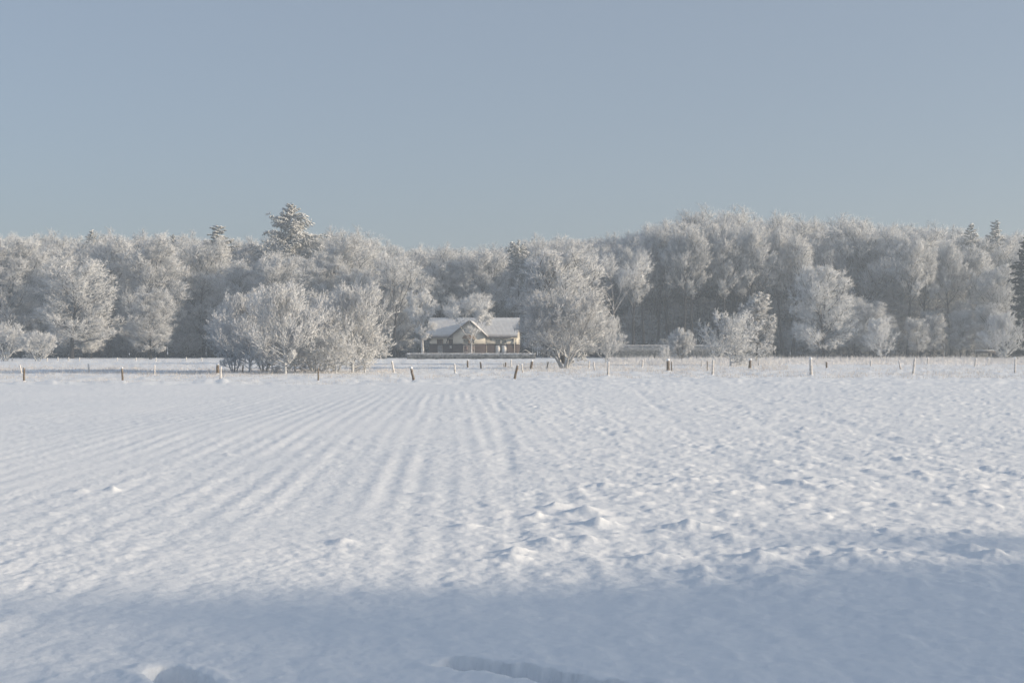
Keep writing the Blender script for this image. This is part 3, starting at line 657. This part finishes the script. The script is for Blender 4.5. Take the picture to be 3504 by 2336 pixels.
opening('shutter', 1695.5, 1712.5, 1179.5, 1207, 0, M['dark_wood'], 1, 1, M['white'], .05, 'white shutter below the wide window')
opening('shutter', 1716.5, 1734.5, 1179.5, 1207, 0, M['dark_wood'], 1, 1, M['white'], .05, 'white shutter below the wide window')
part('shutter_backing', Bag().box(hx(1693), hx(1737), -.004, .02, hh_(1209), hh_(1178.3)), M['dark_wood'])
# wooden porch front over the two doors
x0, x1 = hx(1584.5), hx(1629); zt, zb = hh_(1146), hh_(1158)
part('porch_hood', Bag().prism([(x0, zb), (x1, zb), (x1 - .35, zt - .12), (x1 - .75, zt), (x0 + .75, zt), (x0 + .35, zt - .12)], GF - .55, GF + .018), M['brown'])
opening('porch_window', 1588, 1605, 1159.5, 1176, GW, M['cream'], 3, 1, M['glass'], .09, None, .09)
opening('porch_window', 1611, 1627, 1159.5, 1176, GW, M['cream'], 3, 1, M['glass'], .09, None, .09)
part('porch_post', Bag().box(hx(1605.6), hx(1610.4), GF - .12, GF + .016, zp + .07, zb - .003), M['brown'])
def pipe(px, y, z0, z1):
    P = np.array([[[hx(px), y, z0], [hx(px), y, (z0 + z1) / 2], [hx(px), y, z1]]]); bg_ = Bag(); bg_.tubes(P, np.full((1, 3), .05), 8); part('downpipe', bg_, M['cream'])
pipe(1665.5, -.12, -.2, ze - .1); pipe(1761, -.12, -.2, ze - .1)
part('wall_lamp', Bag().box(hx(1526), hx(1529.5), -.10, .029, hh_(1174), hh_(1167)), M['dark_wood'])
part('corner_board', Bag().box(xr_ - .22, xr_ + .05, -.04, .15, zp + .07, ze - .2), M['cream'])
bargeR = Bag()
for (ya, za, yb, zb_) in ((-ov, ze, D0 / 2, zr),):
    bargeR.add([(rx1 + .002, ya, za - .24), (rx1 + .002, yb, zb_ - .24), (rx1 + .002, yb, zb_ + .02), (rx1 + .002, ya, za + .02),
                (rx1 + .06, ya, za - .24), (rx1 + .06, yb, zb_ - .24), (rx1 + .06, yb, zb_ + .02), (rx1 + .06, ya, za + .02)],
               None, [(0, 1, 2, 3), (4, 7, 6, 5), (0, 4, 5, 1), (1, 5, 6, 2), (2, 6, 7, 3), (3, 7, 4, 0)])
part('bargeboard', bargeR, M['cream'])
# small shed to the right of the house
sh = thing('shed', 'small dark shed with snowy pointed roof right of the house', 'shed', (gx(1798, 256), 256, 0))
part('wall', Bag().prism([(-.9, -.2), (.9, -.2), (.9, 1.0), (0, 1.55), (-.9, 1.0)], 0, 2.2), M['dark_wood'], sh)
part('roof', Bag().prism([(-1.15, .92), (0, 1.62), (1.15, .92), (1.15, 1.0), (0, 1.72), (-1.15, 1.0)], -.2, 2.4), M['roof_snow'], sh)
part('door', Bag().box(-.35, .35, -.05, -.004, 0, .95), M['brown'], sh)
# low snow-topped boards at the right
bo = thing('plank_barrier', 'dark low plank barrier topped with snow at the right edge', 'barrier', (gx(3374, 246), 246, 0))
part('plank', Bag().box(-1.9, 1.9, 0, .12, 1.05, 1.5), M['dark_wood'], bo)
part('snow_cap', Bag().box(-1.95, 1.95, -.1, .3, 1.504, 1.6), M['snow_cap'], bo)
for x in (-1.7, 1.7): part('post', Bag().box(x - .08, x + .08, .124, .28, -.2, 1.5), M['dark_wood'], bo)

# ------------------------------------------------------------------ hedges
def hedge(label, px0, px1, Y, h, dep, seed, dens=420):
    r = np.random.default_rng(seed); L_ = gx(px1, Y) - gx(px0, Y); n = int(L_ / .25) + 2
    t = thing('hedge', label, 'hedge', (gx(px0, Y), Y, 0), 0)
    ys = np.array([-.5, -.52, -.46, -.2, .2, .46, .52, .5]) * dep; zs = np.array([-.1, .55, .93, 1.0, 1.0, .93, .55, -.1]) * h
    X = np.linspace(0, L_, n); V = np.stack(np.broadcast_arrays(X[:, None], ys[None] + r.normal(0, .03, (n, 8)), zs[None] + r.normal(0, .03, (n, 8))), -1)
    i, j = np.meshgrid(np.arange(n - 1), np.arange(7), indexing='ij'); a = (i * 8 + j).ravel()
    Q = np.stack([a, a + 8, a + 9, a + 1], 1)
    bgc = Bag().add(V.reshape(-1, 3), [(0, k, k + 1) for k in range(1, 7)] + [((n - 1) * 8, (n - 1) * 8 + k + 1, (n - 1) * 8 + k) for k in range(1, 7)], Q)
    part('inner_growth', bgc, M['hedge'], t)
    m = int(L_ * dens * (h + dep)); s = r.uniform(0, 1, m); px_ = r.uniform(0, L_, m)
    top = s < dep / (dep + h); A = np.stack([px_, np.where(top, r.uniform(-.5, .5, m) * dep, -.5 * dep), np.where(top, h, r.uniform(0, h, m))], 1)
    Dn = np.where(top[:, None], np.array([[0, 0, 1.0]]), np.array([[0, -1.0, .35]])); Dv = unit(Dn + r.normal(0, .55, (m, 3)))
    tw = Bag(); tw.spikes(A - Dv * .05, A + Dv * r.uniform(.05, .16, m)[:, None] * (1 + .8 * top[:, None]), .022)
    part('twigs', tw, M['hedge'], t)
    ys = np.array([-.50, -.44, -.2, .15, .42, .5]) * dep; th = np.array([-.03, .06, .10, .11, .07, -.03])
    V = np.stack(np.broadcast_arrays(X[:, None], ys[None] + r.normal(0, .03, (n, 6)), h + th[None] * r.uniform(.5, 1.5, (n, 1)) + r.normal(0, .015, (n, 6))), -1)
    i, j = np.meshgrid(np.arange(n - 1), np.arange(5), indexing='ij'); a = (i * 6 + j).ravel()
    part('snow_layer', Bag().add(V.reshape(-1, 3), None, np.stack([a, a + 6, a + 7, a + 1], 1)), M['snow_cap'], t, True)
hedge('long low clipped hedge with snowy top before the house', 1393, 1832, 234, .92, 1.1, 1, 260)
hedge('short clipped hedge stub between the shrub clump and the house', 1290, 1322, 232, .95, 1.0, 2, 260)
hedge('tall dark hedge with flat snowy top right of the big bush', 2075, 2640, 255, 2.45, 2.0, 3, 130)

# ------------------------------------------------------------------ fence posts
def post(px0, top, px1, base, wpx, white, label, group, cap=False, kx=1.0):
    x, y = gp(px1, base); r = np.random.default_rng(int(px0 * 7 + base)); h = (base - top) / FPX * y; dx = (px0 - px1) / FPX * y
    rad = .88 * wpx / FPX * y / 2; z = hz0(x, y)
    t = thing('fence_post', label, 'fence post', (x, y, z), 0, group); k = 9; n = 9
    tt = np.linspace(0, 1, k); ang = np.arange(n) * 2 * math.pi / n
    V = []
    for q in tt:
        rr = rad * (1.06 - .14 * q) * (1 + r.normal(0, .05, n)); ox = dx * q + r.normal(0, rad * .06)
        V.append(np.stack([ox + rr * np.cos(ang), rr * np.sin(ang) + .1 * h * q * kx * 0, np.full(n, -.25 + (h + .25) * q)], 1))
    V = np.concatenate(V); a = np.arange(k - 1)[:, None] * n; j = np.arange(n)[None]; j2 = (j + 1) % n
    Q = np.stack(np.broadcast_arrays(a + j, a + j2, a + n + j2, a + n + j), -1).reshape(-1, 4)
    T = [((k - 1) * n, (k - 1) * n + q, (k - 1) * n + q + 1) for q in range(1, n - 1)]
    part('stake', Bag().add(V, T, Q), M['post_white' if white else 'post_dark'], t)
    ch = rad * (1.3 if cap else .4); V = []                       # snow on its head
    for q, rr in ((0, 1.03), (.35, 1.10), (.75, .8), (1.0, .3)):
        V.append(np.stack([dx + rad * rr * np.cos(ang) * (1 + r.normal(0, .06, n)), rad * rr * np.sin(ang), np.full(n, h - .01 + ch * q)], 1))
    V = np.concatenate(V); a = np.arange(3)[:, None] * n
    Q = np.stack(np.broadcast_arrays(a + j, a + j2, a + n + j2, a + n + j), -1).reshape(-1, 4)
    part('snow_cap', Bag().add(V, [(3 * n, 3 * n + q, 3 * n + q + 1) for q in range(1, n - 1)] + [(0, q + 1, q) for q in range(1, n - 1)], Q), M['snow_cap'], t)
    # drift round its foot
    rr = rad * r.uniform(1.6, 2.6); V = [(0, 0, rr * .42)]
    for f_, zz in ((.45, .3), (.8, .1), (1.15, -.12)): V += [(rr * f_ * math.cos(q) * (1 + .2 * r.normal()), rr * f_ * math.sin(q), rr * zz) for q in ang]
    T = [(0, 1 + q, 1 + (q + 1) % n) for q in range(n)]; Q = [(1 + b * n + q, 1 + (b + 1) * n + q, 1 + (b + 1) * n + (q + 1) % n, 1 + b * n + (q + 1) % n) for b in range(2) for q in range(n)]
    part('snow_drift', Bag().add(V, T, Q), M['snow_cap'], t, True)
ORD = ['first', 'second', 'third', 'fourth', 'fifth', 'sixth', 'seventh', 'eighth', 'ninth', 'tenth', 'eleventh']
NEAR = [(83, 1263, 82, 1310, 8, 0, 'dark bare', 0), (418, 1262, 421, 1309, 8, 0, 'dark snow-capped', 1), (756, 1256, 754, 1307, 8, 1, 'whitish thin', 0), (1089, 1258, 1089, 1305, 6, 0, 'dark thin', 0),
        (1407, 1260, 1420, 1303, 11, 0, 'dark left-leaning snow-capped', 1), (1771, 1248, 1757, 1297, 10, 0, 'dark strongly right-leaning', 0), (2082, 1244, 2080, 1291, 8, 1, 'white upright', 0),
        (2440, 1234, 2437, 1286, 9, 1, 'white upright', 0), (2774, 1231, 2775, 1288, 12, 1, 'thick white', 1), (3130, 1230, 3122, 1285, 9, 1, 'white slightly right-leaning', 0), (3474, 1226, 3472, 1278, 8, 1, 'pale snow-capped', 1)]
for k, (a, t_, b_, s_, w, wh, lk, cp) in enumerate(NEAR):
    post(a, t_, b_, s_, w, wh, f'{lk} post, {ORD[k]} from the left in the nearest fence row', 'posts of the nearest fence row', bool(cp))
FARP = [(68, 1252, 76, 1281, 7, 1, 'leaning white post just left behind the first near post'), (302, 1247, 309, 1278, 7, 1, 'white post between first and second near posts'),
        (529, 1250, 529, 1283, 6, 1, 'slim pale post between second and third near posts'), (745, 1249, 745, 1282, 12, 0, 'thick dark snow-capped post just behind the third near post'),
        (832, 1250, 830, 1279, 6, 0, 'dark post at the left foot of the shrub clump'), (1341, 1237, 1350, 1277, 9, 1, 'white leaning post right of the shrub clump'),
        (1555, 1245, 1558, 1276, 7, 1, 'white post in front of the left half of the house hedge'), (1600, 1233, 1600, 1259, 7, 0, 'dark snow-topped post below the house gable'),
        (1644, 1238, 1647, 1263, 7, 0, 'dark left-leaning post below the right half of the house'), (1724, 1241, 1724, 1257, 5, 1, 'left one of a pair of short posts below the shutters'),
        (1730, 1240, 1730, 1257, 6, 0, 'right one of a pair of short posts below the shutters'), (1749, 1233, 1749, 1257, 6, 1, 'frosted post just left of the strongly leaning near post'),
        (1785, 1244, 1790, 1275, 7, 1, 'white leaning post just right of the strongly leaning near post'), (1820, 1236, 1816, 1264, 10, 0, 'thick dark snow-topped post left of the big bush'),
        (1876, 1240, 1870, 1262, 5, 0, 'thin right-leaning post by the big bush foot'), (2016, 1235, 2015, 1261, 5, 1, 'thin white post under the small frosted shrub'),
        (2031, 1238, 2036, 1268, 6, 1, 'white leaning post beside the thin one under the small shrub'), (2199, 1231, 2197, 1258, 7, 1, 'white post below the left end of the tall hedge'),
        (2286, 1235, 2286, 1272, 13, 0, 'thick stubby post with round snow cap below the tall hedge'), (2298, 1236, 2298, 1270, 5, 0, 'thin dark post beside the thick snow-capped stub'),
        (2402, 1232, 2399, 1254, 5, 1, 'thin pale post left of the arching bush'), (2420, 1233, 2420, 1270, 4, 0, 'thin dark stake just behind the eighth near post'),
        (2567, 1234, 2565, 1264, 11, 0, 'thick snow-capped stub right of the arching bush'), (2598, 1232, 2595, 1254, 5, 1, 'thin white post right of the snow-capped stub'),
        (2828, 1236, 2828, 1259, 7, 0, 'short dark post under the round tree'), (2980, 1230, 2979, 1254, 7, 1, 'white post under the small pointed bush'),
        (3075, 1233, 3085, 1265, 7, 1, 'strongly left-leaning white post left of the tenth near post'), (3175, 1224, 3174, 1248, 6, 1, 'white post right of the tenth near post'),
        (3339, 1227, 3335, 1257, 7, 1, 'frosted right-leaning post at far right'), (3382, 1223, 3381, 1246, 6, 1, 'thin white post left of the last near post'),
        (1302, 1214, 1302, 1231, 4, 1, 'white post before the short hedge stub')]
for a, t_, b_, s_, w, wh, lab in FARP:
    post(a, t_, b_, s_, w, wh, lab, 'posts of the farther fence rows', 'cap' in lab or 'topped' in lab)
LP = [5, 42, 162, 198, 235, 272, 401, 466, 534, 637, 690]
for k, px in enumerate(LP):
    post(px, 1223, px + random.uniform(-1, 1), 1236, 4, 1, f'short frosted post, {ORD[k]} from the left along the wood edge fence', 'posts along the wood edge at left')
def wire(label, pts, name='fence_wire', rad=.022):
    P = []
    for a, b_ in zip(pts[:-1], pts[1:]):
        for q in np.linspace(0, 1, 9)[:-1]:
            p = np.array(a) * (1 - q) + np.array(b_) * q; p[2] -= .25 * q * (1 - q); P.append(p)
    P.append(np.array(pts[-1])); bgw = Bag(); bgw.tubes(np.array([P]), np.full((1, len(P)), rad), 5)
    o = part(name, bgw, M['wire'], None); tag(o, label, 'wire')
def wp(px, base, top): x, y = gp(px, base); return (x, y + .05, gz(top, y))
wire('frosted wire strung between the posts along the wood edge at left', [wp(p, 1236, 1225.5) for p in LP + [760, 850]], rad=.03)
wire('thin frosted wire along the row through the shrub clump', [wp(745, 1282, 1260), wp(830, 1279, 1257), wp(1090, 1279, 1258), wp(1350, 1277, 1245)], rad=.010)

# ------------------------------------------------------------------ grasses
def grass(name, label, n, region, hmin, hmax, m, seed, clump=1.2, rad=.012, lean=.35, cut=.05):
    r = np.random.default_rng(seed); pts = region(r, n); x, y = pts
    keep = vnoise(x / clump, y / (clump * 2), seed) + .35 * r.uniform(-1, 1, len(x)) > cut
    x, y = x[keep], y[keep]; h = r.uniform(hmin, hmax, len(x)) * (0.7 + .5 * vnoise(x / 3, y / 6, seed + 3))
    A = np.stack([x, y, height(x, y) - .02], 1); Dv = unit(np.stack([r.normal(0, lean, len(x)), r.normal(0, lean, len(x)), np.ones(len(x))], 1))
    bgx = Bag(); bgx.spikes(A, A + Dv * h[:, None], rad * (A[:, 1] / 100).clip(.6, 2))
    tag(part(name, bgx, m, None), label, 'grass', kind='stuff')
def band(px0, px1, py0, py1):
    def f(r, n):
        px = r.uniform(px0, px1, n); py = r.uniform(py0, py1, n); Y = EYE * FPX / (py - HOR); return gx(px, Y), Y
    return f
grass('pasture_grass', 'frosted grass stubs scattered over the snowy pasture', 42000, band(-100, 3604, 1232, 1298), .08, .36, M['grass'], 201, 1.0)
grass('tall_grass', 'taller frosted grass stems along the farther fence rows', 9000, band(-100, 1400, 1262, 1283), .15, .42, M['grass'], 202, .8)
grass('tall_grass', 'frosted grass stems below the big bush and arching bush', 9000, band(1700, 2700, 1240, 1272), .12, .5, M['grass'], 203, .9)
grass('reed_bed', 'brownish frosted reeds along the foot of the wood at right', 26000, band(2080, 3604, 1224, 1250), .35, 1.05, M['reed'], 204, 2.2, .014, .2)
grass('border_grass', 'dry frosted blades along the ploughed field border', 2600, band(-60, 1420, 1304, 1316), .08, .34, M['grass'], 205, .7, .008)

# ------------------------------------------------------------------ haze
hb = Bag().box(-470, 470, -190, 900, -2.0, 36.0); hz_o = obj('haze', hb.mesh('haze')); hz_o['kind'] = 'stuff'; hz_o['label'] = 'pale winter haze over field and wood'; hz_o['category'] = 'haze'
hm = bpy.data.materials.new('haze'); hm.use_nodes = True; t = hm.node_tree; t.nodes.remove(t.nodes['Principled BSDF'])
pv = t.nodes.new('ShaderNodeVolumePrincipled'); pv.inputs['Color'].default_value = (0.78, 0.89, 1.0, 1); pv.inputs['Density'].default_value = 0.00076; pv.inputs['Anisotropy'].default_value = 0.2
t.links.new(pv.outputs[0], t.nodes['Material Output'].inputs['Volume']); hz_o.data.materials.append(hm)
